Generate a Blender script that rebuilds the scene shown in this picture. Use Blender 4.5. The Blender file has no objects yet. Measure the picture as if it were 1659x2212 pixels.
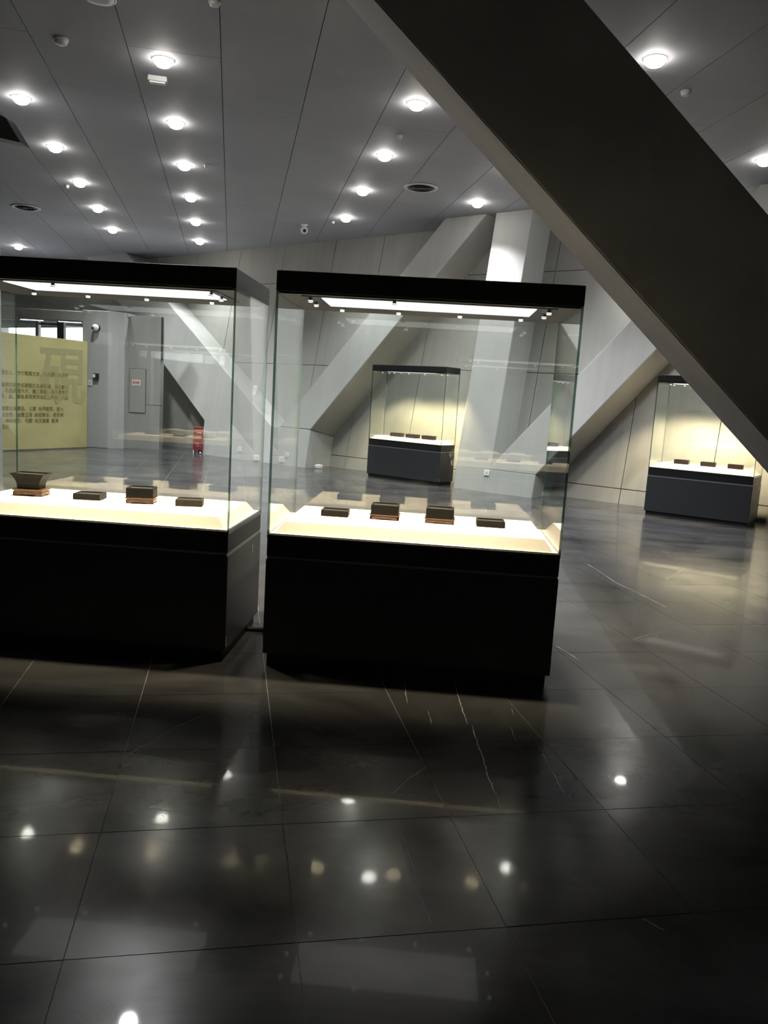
import bpy, bmesh, math, random
from mathutils import Vector, Matrix, Quaternion

random.seed(7)
scene = bpy.context.scene
COL = scene.collection

# ------------------------------------------------------------------ camera
IMG_W, IMG_H = 1659, 2212
F_PX = 1705.7
YAW, PITCH, ROLL = -0.0603, 0.1459, 0.0599
CAM_Z = 1.5
cam_d = bpy.data.cameras.new("camera")
cam_d.sensor_fit = 'HORIZONTAL'
cam_d.sensor_width = 36.0
cam_d.lens = 36.0 * F_PX / IMG_W
cam_d.clip_start = 0.05
cam_d.clip_end = 200
cam = bpy.data.objects.new("camera", cam_d)
COL.objects.link(cam)
fwd = Vector((math.sin(YAW) * math.cos(PITCH), math.cos(YAW) * math.cos(PITCH), -math.sin(PITCH)))
right = Vector((math.cos(YAW), -math.sin(YAW), 0))
down = fwd.cross(right)
r2 = right * math.cos(ROLL) - down * math.sin(ROLL)
d2 = right * math.sin(ROLL) + down * math.cos(ROLL)
cam.matrix_world = Matrix(((r2.x, -d2.x, -fwd.x, 0), (r2.y, -d2.y, -fwd.y, 0), (r2.z, -d2.z, -fwd.z, CAM_Z), (0, 0, 0, 1)))
scene.camera = cam

# ------------------------------------------------------------------ world, exposure
world = bpy.data.worlds.new("sky")
scene.world = world
world.use_nodes = True
bg = world.node_tree.nodes["Background"]
bg.inputs[0].default_value = (0.93, 0.97, 1.0, 1)
bg.inputs[1].default_value = 8.0

scene.view_settings.view_transform = 'Standard'
scene.view_settings.look = 'None'
scene.view_settings.exposure = 0.0
scene.view_settings.gamma = 1.0
scene.view_settings.use_curve_mapping = False
cy = scene.cycles
cy.max_bounces = 8
cy.diffuse_bounces = 3
cy.glossy_bounces = 6
cy.transmission_bounces = 6
cy.transparent_max_bounces = 32
cy.caustics_reflective = False
cy.caustics_refractive = False
cy.sample_clamp_indirect = 30.0
cy.use_denoising = True
cy.use_adaptive_sampling = False

DOWNLIGHT_W = 400.0      # hall downlights
CASE_SPOT_W = 150.0      # lamps inside the show cases
PANEL_L = 1.3          # diffuser panel in the show case lids
LENS_L = 55.0           # visible face of a downlight

# ------------------------------------------------------------------ helpers
def new_mesh_obj(name, bm, mats, parent=None, smooth=False):
    me = bpy.data.meshes.new(name)
    bmesh.ops.recalc_face_normals(bm, faces=bm.faces)
    bm.to_mesh(me); bm.free()
    if not isinstance(mats, (list, tuple)): mats = [mats]
    for m in mats: me.materials.append(m)
    if smooth:
        for p in me.polygons: p.use_smooth = True
    o = bpy.data.objects.new(name, me)
    COL.objects.link(o)
    if parent is not None: o.parent = parent
    return o

def share(name, src, parent=None, loc=None):
    o = bpy.data.objects.new(name, src.data)
    COL.objects.link(o)
    if parent is not None: o.parent = parent
    if loc is not None: o.location = loc
    return o

def tag(o, label=None, cat=None, group=None, kind=None):
    if label: o["label"] = label
    if cat: o["category"] = cat
    if group: o["group"] = group
    if kind: o["kind"] = kind
    return o

def empty(name, loc=(0, 0, 0), rz=0.0):
    o = bpy.data.objects.new(name, None)
    COL.objects.link(o)
    o.location = loc
    o.rotation_euler = (0, 0, rz)
    o.empty_display_size = 0.1
    return o

def box(bm, x0, x1, y0, y1, z0, z1, mi=0):
    vs = [bm.verts.new(p) for p in ((x0, y0, z0), (x1, y0, z0), (x1, y1, z0), (x0, y1, z0),
                                    (x0, y0, z1), (x1, y0, z1), (x1, y1, z1), (x0, y1, z1))]
    fs = []
    for idx in ((3, 2, 1, 0), (4, 5, 6, 7), (0, 1, 5, 4), (1, 2, 6, 5), (2, 3, 7, 6), (3, 0, 4, 7)):
        f = bm.faces.new([vs[i] for i in idx]); f.material_index = mi; fs.append(f)
    return vs, fs

def bevel(bm, w, seg=2):
    bmesh.ops.bevel(bm, geom=list(bm.edges), offset=w, segments=seg, affect='EDGES', profile=0.5, clamp_overlap=True)

def boxo(name, dims, mat, parent=None, bev=0.0, seg=2):
    bm = bmesh.new(); box(bm, *dims)
    if bev: bevel(bm, bev, seg)
    return new_mesh_obj(name, bm, mat, parent)

def prism(bm, poly, ax, a0, a1, mi=0):
    """polygon in the two axes other than ax, extruded from a0 to a1 along ax"""
    def P(p, a):
        if ax == 'y': return (p[0], a, p[1])
        if ax == 'z': return (p[0], p[1], a)
        return (a, p[0], p[1])
    A = [bm.verts.new(P(p, a0)) for p in poly]
    B = [bm.verts.new(P(p, a1)) for p in poly]
    n = len(poly)
    fs = [bm.faces.new(A), bm.faces.new(B[::-1])]
    for i in range(n):
        fs.append(bm.faces.new((A[i], B[i], B[(i + 1) % n], A[(i + 1) % n])))
    for f in fs: f.material_index = mi
    return fs

def lathe(bm, prof, seg=32, axis='z', mi=0, cap0=True, cap1=True):
    rings = []
    for r, z in prof:
        rings.append([bm.verts.new((r * math.cos(2 * math.pi * i / seg), r * math.sin(2 * math.pi * i / seg), z)) for i in range(seg)])
    for k in range(len(rings) - 1):
        for i in range(seg):
            f = bm.faces.new((rings[k][i], rings[k][(i + 1) % seg], rings[k + 1][(i + 1) % seg], rings[k + 1][i])); f.material_index = mi
    if cap0: bm.faces.new(rings[0][::-1]).material_index = mi
    if cap1: bm.faces.new(rings[-1]).material_index = mi

def tube(bm, pts, r, seg=8):
    pts = [Vector(p) for p in pts]
    rings = []
    for i, p in enumerate(pts):
        t = (pts[min(i + 1, len(pts) - 1)] - pts[max(i - 1, 0)]).normalized()
        a = t.orthogonal().normalized() if abs(t.z) > 0.95 else t.cross(Vector((0, 0, 1))).normalized()
        b = t.cross(a)
        rings.append([bm.verts.new(p + a * r * math.cos(2 * math.pi * k / seg) + b * r * math.sin(2 * math.pi * k / seg)) for k in range(seg)])
    for k in range(len(rings) - 1):
        for i in range(seg):
            bm.faces.new((rings[k][i], rings[k][(i + 1) % seg], rings[k + 1][(i + 1) % seg], rings[k + 1][i]))
    bm.faces.new(rings[0][::-1]); bm.faces.new(rings[-1])

# ------------------------------------------------------------------ materials
def mat(name, color, rough=0.6, metal=0.0, spec=0.5, coat=0.0, coat_rough=0.05):
    m = bpy.data.materials.new(name); m.use_nodes = True
    b = m.node_tree.nodes["Principled BSDF"]
    b.inputs["Base Color"].default_value = (*color, 1)
    b.inputs["Roughness"].default_value = rough
    b.inputs["Metallic"].default_value = metal
    b.inputs["Specular IOR Level"].default_value = spec
    b.inputs["Coat Weight"].default_value = coat
    b.inputs["Coat Roughness"].default_value = coat_rough
    return m

def nodes_of(m):
    return m.node_tree.nodes, m.node_tree.links, m.node_tree.nodes["Principled BSDF"]

def emit(name, color, strength, sampled=False):
    m = bpy.data.materials.new(name); m.use_nodes = True
    nt = m.node_tree
    for n in list(nt.nodes): nt.nodes.remove(n)
    e = nt.nodes.new("ShaderNodeEmission"); o = nt.nodes.new("ShaderNodeOutputMaterial")
    e.inputs[0].default_value = (*color, 1); e.inputs[1].default_value = strength
    nt.links.new(e.outputs[0], o.inputs[0])
    if not sampled: m.cycles.emission_sampling = 'NONE'
    return m

def concrete(name, c0, c1, board=(9.0, 9.0, 0.35), rough=0.8, bump=0.12, stain=0.25):
    """board-marked concrete: streaks along local z, cloudy stains, fine grain"""
    m = mat(name, c0, rough, spec=0.3)
    N, L, B = nodes_of(m)
    tc = N.new("ShaderNodeTexCoord")
    mp = N.new("ShaderNodeMapping"); mp.inputs["Scale"].default_value = board
    L.new(tc.outputs["Object"], mp.inputs[0])
    st = N.new("ShaderNodeTexNoise"); st.inputs["Scale"].default_value = 1.0; st.inputs["Detail"].default_value = 5
    L.new(mp.outputs[0], st.inputs["Vector"])
    cl = N.new("ShaderNodeTexNoise"); cl.inputs["Scale"].default_value = 0.9; cl.inputs["Detail"].default_value = 6; cl.inputs["Roughness"].default_value = 0.62
    L.new(tc.outputs["Object"], cl.inputs["Vector"])
    gr = N.new("ShaderNodeTexNoise"); gr.inputs["Scale"].default_value = 90; gr.inputs["Detail"].default_value = 3
    L.new(tc.outputs["Object"], gr.inputs["Vector"])
    mx = N.new("ShaderNodeMix"); mx.data_type = 'FLOAT'; mx.inputs[0].default_value = 0.5
    L.new(st.outputs[0], mx.inputs[2]); L.new(cl.outputs[0], mx.inputs[3])
    rp = N.new("ShaderNodeValToRGB")
    rp.color_ramp.elements[0].position = 0.5 - stain; rp.color_ramp.elements[0].color = (*c1, 1)
    rp.color_ramp.elements[1].position = 0.5 + stain; rp.color_ramp.elements[1].color = (*c0, 1)
    L.new(mx.outputs[0], rp.inputs[0]); L.new(rp.outputs[0], B.inputs["Base Color"])
    ad = N.new("ShaderNodeMath"); ad.operation = 'ADD'
    L.new(st.outputs[0], ad.inputs[0]); L.new(gr.outputs[0], ad.inputs[1])
    bp = N.new("ShaderNodeBump"); bp.inputs["Strength"].default_value = bump; bp.inputs["Distance"].default_value = 0.01
    L.new(ad.outputs[0], bp.inputs["Height"]); L.new(bp.outputs[0], B.inputs["Normal"])
    return m

M = {}
M['wall'] = concrete("wall_concrete", (0.36, 0.36, 0.335), (0.28, 0.28, 0.262))
M['strut'] = concrete("strut_concrete", (0.45, 0.455, 0.44), (0.36, 0.365, 0.353), board=(7, 7, 0.3))
M['beam'] = concrete("beam_concrete", (0.41, 0.415, 0.43), (0.31, 0.315, 0.325), board=(0.9, 2.5, 0.9), stain=0.2)
M['ceiling'] = concrete("ceiling_panel_grey", (0.385, 0.39, 0.42), (0.315, 0.32, 0.345), board=(1.2, 1.2, 1.2), bump=0.03, rough=0.7)
M['gap'] = mat("dark_joint", (0.03, 0.03, 0.03), 0.9)
M['ceil_gap'] = mat("ceiling_joint", (0.16, 0.16, 0.16), 0.9)
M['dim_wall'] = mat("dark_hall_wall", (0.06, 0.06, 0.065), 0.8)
M['charcoal'] = mat("charcoal_powder_coat", (0.032, 0.034, 0.039), 0.42, spec=0.45)
M['black'] = mat("black_powder_coat", (0.012, 0.0125, 0.015), 0.4, spec=0.4)
M['under'] = mat("lid_underside", (0.055, 0.052, 0.052), 0.5)
M['groove'] = mat("groove_aluminium", (0.22, 0.22, 0.22), 0.45, metal=0.3)
M['rubber'] = mat("black_rubber", (0.012, 0.012, 0.012), 0.7)
M['chrome'] = mat("chrome", (0.7, 0.7, 0.7), 0.2, metal=1.0)
M['white'] = mat("white_plastic", (0.78, 0.78, 0.76), 0.4)
M['offwhite'] = mat("ceiling_plastic", (0.5, 0.5, 0.5), 0.5)
M['dark'] = mat("dark_plastic", (0.02, 0.02, 0.02), 0.4)
M['ventdark'] = mat("vent_shadow_box", (0.035, 0.035, 0.035), 0.8)
M['lens'] = emit("downlight_lens", (1.0, 0.96, 0.89), LENS_L, True)
M['panel_l'] = emit("lid_diffuser", (1.0, 0.965, 0.97), PANEL_L, True)
M['spot_l'] = emit("case_lamp_lens", (1.0, 0.95, 0.85), 3.0)
M['tube'] = emit("tube_light", (1, 1, 1), 3.0)
M['frame'] = mat("window_frame_dark", (0.045, 0.047, 0.05), 0.5)
M['red'] = mat("red_metal", (0.26, 0.035, 0.05), 0.4)
M['redprint'] = mat("red_print", (0.5, 0.02, 0.035), 0.5)
M['paleprint'] = mat("pale_print", (0.75, 0.45, 0.45), 0.5)
M['signwhite'] = mat("sign_white", (0.72, 0.66, 0.62), 0.5)
M['hydrant'] = mat("hydrant_door_grey", (0.30, 0.305, 0.28), 0.6)
M['ink'] = mat("text_brown", (0.19, 0.155, 0.045), 0.7)
M['water'] = mat("faded_glyph", (0.31, 0.29, 0.145), 0.7)
M['blockgrey'] = concrete("portal_concrete", (0.44, 0.445, 0.44), (0.36, 0.365, 0.36))
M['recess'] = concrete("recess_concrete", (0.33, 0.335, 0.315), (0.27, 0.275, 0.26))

# white fabric covered display deck
m = mat("deck_white", (0.85, 0.82, 0.76), 0.75); M['deck'] = m

# yellow text board
m = mat("board_yellow", (0.52, 0.475, 0.205), 0.7); M['yellow'] = m
N, L, B = nodes_of(m)
tc = N.new("ShaderNodeTexCoord"); nz = N.new("ShaderNodeTexNoise"); nz.inputs["Scale"].default_value = 1.3; nz.inputs["Detail"].default_value = 4
L.new(tc.outputs["Object"], nz.inputs["Vector"])
rp = N.new("ShaderNodeValToRGB")
rp.color_ramp.elements[0].position = 0.35; rp.color_ramp.elements[0].color = (0.37, 0.335, 0.15, 1)
rp.color_ramp.elements[1].position = 0.65; rp.color_ramp.elements[1].color = (0.44, 0.40, 0.19, 1)
L.new(nz.outputs[0], rp.inputs[0]); L.new(rp.outputs[0], B.inputs["Base Color"])

# glass pane (faces) and its dark green ground edge
def glass_mat():
    m = bpy.data.materials.new("case_glass"); m.use_nodes = True
    nt = m.node_tree
    for n in list(nt.nodes): nt.nodes.remove(n)
    out = nt.nodes.new("ShaderNodeOutputMaterial")
    tr = nt.nodes.new("ShaderNodeBsdfTransparent"); tr.inputs[0].default_value = (0.975, 0.985, 0.975, 1)
    gl = nt.nodes.new("ShaderNodeBsdfGlossy"); gl.inputs["Roughness"].default_value = 0.0; gl.inputs[0].default_value = (1, 1, 1, 1)
    lw = nt.nodes.new("ShaderNodeLayerWeight"); lw.inputs[0].default_value = 0.5
    pw = nt.nodes.new("ShaderNodeMath"); pw.operation = 'POWER'; pw.inputs[1].default_value = 5.0
    ma = nt.nodes.new("ShaderNodeMath"); ma.operation = 'MULTIPLY_ADD'; ma.inputs[1].default_value = 0.94; ma.inputs[2].default_value = 0.06
    mx = nt.nodes.new("ShaderNodeMixShader")
    nt.links.new(lw.outputs["Facing"], pw.inputs[0]); nt.links.new(pw.outputs[0], ma.inputs[0]); nt.links.new(ma.outputs[0], mx.inputs[0])
    nt.links.new(tr.outputs[0], mx.inputs[1]); nt.links.new(gl.outputs[0], mx.inputs[2]); nt.links.new(mx.outputs[0], out.inputs[0])
    return m
M['glass'] = glass_mat()
def edge_mat():
    m = bpy.data.materials.new("glass_edge_green"); m.use_nodes = True
    nt = m.node_tree
    for n in list(nt.nodes): nt.nodes.remove(n)
    out = nt.nodes.new("ShaderNodeOutputMaterial"); mx = nt.nodes.new("ShaderNodeMixShader"); mx.inputs[0].default_value = 0.45
    tr = nt.nodes.new("ShaderNodeBsdfTransparent"); tr.inputs[0].default_value = (0.30, 0.46, 0.40, 1)
    df = nt.nodes.new("ShaderNodeBsdfPrincipled"); df.inputs["Base Color"].default_value = (0.03, 0.075, 0.06, 1); df.inputs["Roughness"].default_value = 0.3
    nt.links.new(tr.outputs[0], mx.inputs[1]); nt.links.new(df.outputs[0], mx.inputs[2]); nt.links.new(mx.outputs[0], out.inputs[0])
    return m
M['edge'] = edge_mat()

# polished dark stone floor
def stone_mat():
    m = mat("polished_dark_stone", (0.03, 0.03, 0.03), 0.22, spec=0.4, coat=0.22, coat_rough=0.035)
    N, L, B = nodes_of(m)
    geo = N.new("ShaderNodeNewGeometry")
    # clouds
    mp = N.new("ShaderNodeMapping"); mp.inputs["Rotation"].default_value = (0, 0, 0.6); mp.inputs["Scale"].default_value = (0.7, 1.6, 1)
    L.new(geo.outputs["Position"], mp.inputs[0])
    cl = N.new("ShaderNodeTexNoise"); cl.inputs["Scale"].default_value = 1.1; cl.inputs["Detail"].default_value = 7; cl.inputs["Roughness"].default_value = 0.65
    cl.inputs["Distortion"].default_value = 0.8
    L.new(mp.outputs[0], cl.inputs["Vector"])
    rp = N.new("ShaderNodeValToRGB")
    rp.color_ramp.elements[0].position = 0.35; rp.color_ramp.elements[0].color = (0.030, 0.0305, 0.032, 1)
    rp.color_ramp.elements[1].position = 0.75; rp.color_ramp.elements[1].color = (0.09, 0.091, 0.095, 1)
    L.new(cl.outputs[0], rp.inputs[0])
    # thin pale veins: narrow band of a warped coordinate, broken by a mask
    def vein(rot, scale, seed, width, mask_lo, strength):
        mv = N.new("ShaderNodeMapping"); mv.inputs["Rotation"].default_value = (0, 0, rot); mv.inputs["Location"].default_value = (seed, seed * 0.37, 0)
        L.new(geo.outputs["Position"], mv.inputs[0])
        wv = N.new("ShaderNodeTexWave"); wv.wave_type = 'BANDS'; wv.bands_direction = 'X'; wv.wave_profile = 'TRI'
        wv.inputs["Scale"].default_value = scale; wv.inputs["Distortion"].default_value = 2.2; wv.inputs["Detail"].default_value = 4; wv.inputs["Detail Scale"].default_value = 1.3
        L.new(mv.outputs[0], wv.inputs["Vector"])
        r = N.new("ShaderNodeValToRGB")
        r.color_ramp.elements[0].position = 1.0 - width; r.color_ramp.elements[0].color = (0, 0, 0, 1)
        r.color_ramp.elements[1].position = 1.0; r.color_ramp.elements[1].color = (1, 1, 1, 1)
        L.new(wv.outputs["Fac"], r.inputs[0])
        nm = N.new("ShaderNodeTexNoise"); nm.inputs["Scale"].default_value = 0.55; nm.inputs["Detail"].default_value = 3
        L.new(mv.outputs[0], nm.inputs["Vector"])
        r2_ = N.new("ShaderNodeValToRGB")
        r2_.color_ramp.elements[0].position = mask_lo; r2_.color_ramp.elements[0].color = (0, 0, 0, 1)
        r2_.color_ramp.elements[1].position = mask_lo + 0.1; r2_.color_ramp.elements[1].color = (strength, strength, strength, 1)
        L.new(nm.outputs[0], r2_.inputs[0])
        mu = N.new("ShaderNodeMath"); mu.operation = 'MULTIPLY'
        L.new(r.outputs[0], mu.inputs[0]); L.new(r2_.outputs[0], mu.inputs[1])
        return mu
    v1 = vein(-0.35, 0.16, 3.1, 0.004, 0.60, 0.5)
    v2 = vein(0.75, 0.13, 8.7, 0.004, 0.58, 0.5)
    mx = N.new("ShaderNodeMath"); mx.operation = 'MAXIMUM'
    L.new(v1.outputs[0], mx.inputs[0]); L.new(v2.outputs[0], mx.inputs[1])
    cm = N.new("ShaderNodeMix"); cm.data_type = 'RGBA'
    cm.inputs[7].default_value = (0.30, 0.29, 0.27, 1)
    L.new(mx.outputs[0], cm.inputs[0]); L.new(rp.outputs[0], cm.inputs[6]); L.new(cm.outputs[2], B.inputs["Base Color"])
    # worn polish
    rn = N.new("ShaderNodeTexNoise"); rn.inputs["Scale"].default_value = 2.2; rn.inputs["Detail"].default_value = 6
    L.new(geo.outputs["Position"], rn.inputs["Vector"])
    mr = N.new("ShaderNodeMapRange"); mr.inputs[1].default_value = 0.3; mr.inputs[2].default_value = 0.75; mr.inputs[3].default_value = 0.13; mr.inputs[4].default_value = 0.30
    L.new(rn.outputs[0], mr.inputs[0]); L.new(mr.outputs[0], B.inputs["Roughness"])
    return m
M['stone'] = stone_mat()
M['grout'] = mat("grout", (0.30, 0.295, 0.285), 0.7)

# inkstone and wood
def stone_ink(name, c0, c1):
    m = mat(name, c0, 0.65, spec=0.2)
    N, L, B = nodes_of(m)
    tc = N.new("ShaderNodeTexCoord"); nz = N.new("ShaderNodeTexNoise"); nz.inputs["Scale"].default_value = 28; nz.inputs["Detail"].default_value = 5
    L.new(tc.outputs["Object"], nz.inputs["Vector"])
    rp = N.new("ShaderNodeValToRGB"); rp.color_ramp.elements[0].position = 0.3; rp.color_ramp.elements[1].position = 0.7
    rp.color_ramp.elements[0].color = (*c1, 1); rp.color_ramp.elements[1].color = (*c0, 1)
    L.new(nz.outputs[0], rp.inputs[0]); L.new(rp.outputs[0], B.inputs["Base Color"])
    return m
M['ink_dark'] = stone_ink("inkstone_black", (0.005, 0.0048, 0.0046), (0.003, 0.0028, 0.0026))
M['ink_grey'] = stone_ink("inkstone_grey", (0.010, 0.0092, 0.0086), (0.006, 0.0055, 0.005))
M['ink_tan'] = stone_ink("inkstone_tan", (0.032, 0.027, 0.021), (0.019, 0.016, 0.013))
M['ink_plum'] = stone_ink("inkstone_plum", (0.022, 0.013, 0.0135), (0.012, 0.0075, 0.008))
M['ink_top'] = stone_ink("inkstone_ground_face", (0.035, 0.036, 0.037), (0.022, 0.0225, 0.023))
def wood(name, c0, c1):
    m = mat(name, c0, 0.4)
    N, L, B = nodes_of(m)
    tc = N.new("ShaderNodeTexCoord"); mp = N.new("ShaderNodeMapping"); mp.inputs["Scale"].default_value = (8, 60, 60)
    L.new(tc.outputs["Object"], mp.inputs[0])
    nz = N.new("ShaderNodeTexNoise"); nz.inputs["Scale"].default_value = 2.0; nz.inputs["Detail"].default_value = 4
    L.new(mp.outputs[0], nz.inputs["Vector"])
    rp = N.new("ShaderNodeValToRGB"); rp.color_ramp.elements[0].position = 0.3; rp.color_ramp.elements[1].position = 0.7
    rp.color_ramp.elements[0].color = (*c1, 1); rp.color_ramp.elements[1].color = (*c0, 1)
    L.new(nz.outputs[0], rp.inputs[0]); L.new(rp.outputs[0], B.inputs["Base Color"])
    return m
M['wood'] = wood("carved_wood_brown", (0.125, 0.055, 0.032), (0.07, 0.03, 0.018))
M['wood_amber'] = wood("carved_wood_amber", (0.17, 0.085, 0.038), (0.10, 0.05, 0.022))

# ------------------------------------------------------------------ grid of the hall (floor and ceiling run 14.7 degrees off)
GRID = math.radians(14.7)
U = Vector((-math.sin(GRID), math.cos(GRID), 0))     # along
V = Vector((math.cos(GRID), math.sin(GRID), 0))      # across
CEIL_SLOPE = 0.018
def ceil_z(al): return 4.85 - CEIL_SLOPE * (al - 9.5)
def ceil_pt(al, ac, dz=0.0):
    p = U * al + V * ac
    return Vector((p.x, p.y, ceil_z(al) + dz))

# ------------------------------------------------------------------ floor
floor = boxo("floor", (-16, 14, -7.5, 28, -0.2, -0.0025), M['grout'])
tag(floor, "dark polished stone floor of square tiles with pale veins", kind="structure")
TS = 0.606
bm = bmesh.new()
box(bm, -TS / 2 + 0.0015, TS / 2 - 0.0015, -TS / 2 + 0.0015, TS / 2 - 0.0015, -0.03, 0.0)
proto = new_mesh_obj("floor_tile", bm, M['stone'])
T_AL0, T_AC0 = 1.97, 0.825
cells = []
for i in range(-16, 48):
    for j in range(-30, 26):
        al = T_AL0 + TS * (i + 0.5); ac = T_AC0 + TS * (j + 0.5)
        p = U * al + V * ac
        if not (-15.6 < p.x < 13.6 and -7.1 < p.y < 27.5): continue
        q = p - Vector((0, 0, CAM_Z))
        zc = q.dot(fwd)
        vis = False
        if zc > 0.3:
            px = 829.5 + F_PX * q.dot(r2) / zc; py = 1106 + F_PX * q.dot(d2) / zc
            vis = -120 < px < 1780 and 700 < py < 2500
        size = 1.0 / max(zc, 0.3) ** 3 if zc > 0 else 0
        cells.append((vis, size, al, ac, p))
cells.sort(key=lambda c: (not c[0], -c[1]))
first = True
for k, (vis, size, al, ac, p) in enumerate(cells[:300]):
    o = proto if first else share("floor_tile", proto)
    first = False
    o.parent = floor
    o.location = (p.x, p.y, random.uniform(-0.0004, 0.0004)); o.rotation_euler = (random.uniform(-.0006, .0006), random.uniform(-.0006, .0006), GRID)
bm = bmesh.new()
for vis, size, al, ac, p in cells[300:]:
    h = TS / 2 - 0.0015
    vs = []
    for zz in (0.0, -0.03):
        for sx, sy in ((-h, -h), (h, -h), (h, h), (-h, h)):
            q = p + V * sx + U * sy
            vs.append(bm.verts.new((q.x, q.y, zz)))
    bm.faces.new(vs[0:4])
    for a, b_ in ((0, 1), (1, 2), (2, 3), (3, 0)):
        bm.faces.new((vs[b_], vs[a], vs[a + 4], vs[b_ + 4]))
o = new_mesh_obj("floor_tiling", bm, M['stone'], floor); o["kind"] = "stuff"

# long pale veins running through the stone (flush inlays of calcite)
VEINS = [
    (0.004, [(-0.087, 4.092), (-0.069, 3.911), (-0.053, 3.738)]),
    (0.004, [(0.051, 3.672), (0.069, 3.51)]),
    (0.006, [(0.179, 4.153), (0.197, 3.938), (0.212, 3.796), (0.224, 3.663), (0.238, 3.54)]),
    (0.006, [(0.259, 3.533), (0.273, 3.374), (0.284, 3.259), (0.294, 3.151), (0.304, 3.03), (0.318, 2.937), (0.329, 2.866), (0.336, 2.774)]),
    (0.003, [(0.465, 3.791), (0.469, 3.704)]), (0.003, [(0.438, 3.56), (0.451, 3.4)]),
    (0.003, [(0.544, 3.371), (0.564, 3.247), (0.58, 3.082), (0.596, 2.932)]),
    (0.003, [(-0.07, 2.829), (-0.022, 2.953), (0.05, 3.071)]),
    (0.012, [(1.545, 7.661), (1.609, 7.268), (1.653, 6.927), (1.747, 6.617), (1.825, 6.33), (1.88, 6.131)]),
    (0.014, [(0.842, 4.895), (0.896, 4.779), (0.951, 4.61)]),
    (0.003, [(-0.046, 2.639), (0.007, 2.425), (0.042, 2.244), (0.079, 2.097)]),
    (0.006, [(2.175, 7.188), (2.468, 7.681)]),
    (0.004, [(0.71, 2.218), (0.738, 2.195), (0.766, 2.166)]),
    (0.002, [(-0.978, 3.397), (-1.059, 3.25), (-1.108, 3.097), (-1.163, 2.945)]),
]
m = mat("calcite_vein", (0.34, 0.325, 0.30), 0.35)
M['vein'] = m
bm = bmesh.new()
for wv, pts in VEINS:
    P = []
    for a, b_ in zip(pts[:-1], pts[1:]):
        for q in range(4):
            f = q / 4
            P.append((a[0] + (b_[0] - a[0]) * f + random.uniform(-1, 1) * 0.003, a[1] + (b_[1] - a[1]) * f + random.uniform(-1, 1) * 0.003))
    P.append(pts[-1])
    prev = None
    for i, p in enumerate(P):
        q0, q1 = P[max(i - 1, 0)], P[min(i + 1, len(P) - 1)]
        t = Vector((q1[0] - q0[0], q1[1] - q0[1], 0)).normalized(); n = Vector((-t.y, t.x, 0))
        hw = wv * (0.35 + 0.65 * random.random()) * (0.3 if i in (0, len(P) - 1) else 1.0) / 2
        l = bm.verts.new((p[0] + n.x * hw, p[1] + n.y * hw, 0.0009)); r_ = bm.verts.new((p[0] - n.x * hw, p[1] - n.y * hw, 0.0009))
        if prev: bm.faces.new((prev[0], prev[1], r_, l))
        prev = (l, r_)
o = new_mesh_obj("stone_vein", bm, M['vein'], floor); o["kind"] = "stuff"

# ------------------------------------------------------------------ ceiling
ang = math.atan(CEIL_SLOPE)
ceil_root_rot = Matrix(((V.x, U.x, 0, 0), (V.y, U.y, 0, 0), (0, 0, 1, 0), (0, 0, 0, 1))) @ Matrix.Rotation(-ang, 4, 'X')
CEIL_M = Matrix.Translation(ceil_pt(9.5, 0)) @ ceil_root_rot
bm = bmesh.new(); box(bm, -16, 18, -20, 22, 0.03, 0.25)
ceiling = new_mesh_obj("ceiling", bm, M['ceil_gap'])
ceiling.matrix_world = CEIL_M
tag(ceiling, "grey ceiling of long flush panels with downlights", kind="structure")
PW, PL = 0.94, 2.4
bm = bmesh.new(); box(bm, 0.004, PW - 0.004, 0.002, PL - 0.002, 0.0, 0.03)
cproto = new_mesh_obj("ceiling_panel", bm, M['ceiling'])
cols = range(-11, 13); rowsC = range(-3, 9)
first = True
for i in cols:
    for j in rowsC:
        o = cproto if first else share("ceiling_panel", cproto)
        first = False
        o.parent = ceiling
        o.location = (-0.22 + PW * i, -1.6 + PL * j + (1.1 if i % 2 else 0.0), random.uniform(0, 0.0015))
bm = bmesh.new()
box(bm, -16, 18, -20, -1.6 - 3 * PL, 0.001, 0.03)
box(bm, -16, 18, -1.6 + 9 * PL + 1.1, 22, 0.001, 0.03)
box(bm, -16, -0.22 - 11 * PW, -1.6 - 3 * PL, -1.6 + 9 * PL + 1.1, 0.001, 0.03)
box(bm, -0.22 + 13 * PW, 18, -1.6 - 3 * PL, -1.6 + 9 * PL + 1.1, 0.001, 0.03)
new_mesh_obj("ceiling_border", bm, M['ceiling'], ceiling)

# ------------------------------------------------------------------ outer walls of the hall
def wall(name, dims, m, label):
    return tag(boxo(name, dims, m), label, kind="structure")
wall("wall_right", (11.5, 11.8, -7.5, 20, 0, 5.2), M['wall'], "concrete wall closing the hall on the right")
wall("wall_left", (-15.3, -15.0, -7.5, 27, 0, 5.2), M['wall'], "concrete wall closing the hall on the left")
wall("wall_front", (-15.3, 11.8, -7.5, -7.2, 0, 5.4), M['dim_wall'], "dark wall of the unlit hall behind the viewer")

# back wall: leans back, runs 31.7 degrees off the cases
E_ = Vector((0.8508, -0.5255, 0)); NN = Vector((-0.5255, -0.8508, 0)); BAT = 0.2
NV = NN * math.cos(BAT) + Vector((0, 0, math.sin(BAT)))
GV = -NN * math.sin(BAT) + Vector((0, 0, math.cos(BAT)))
W_M = Matrix(((E_.x, -NV.x, GV.x, -2.27), (E_.y, -NV.y, GV.y, 16.16), (E_.z, -NV.z, GV.z, 0), (0, 0, 0, 1)))
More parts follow.
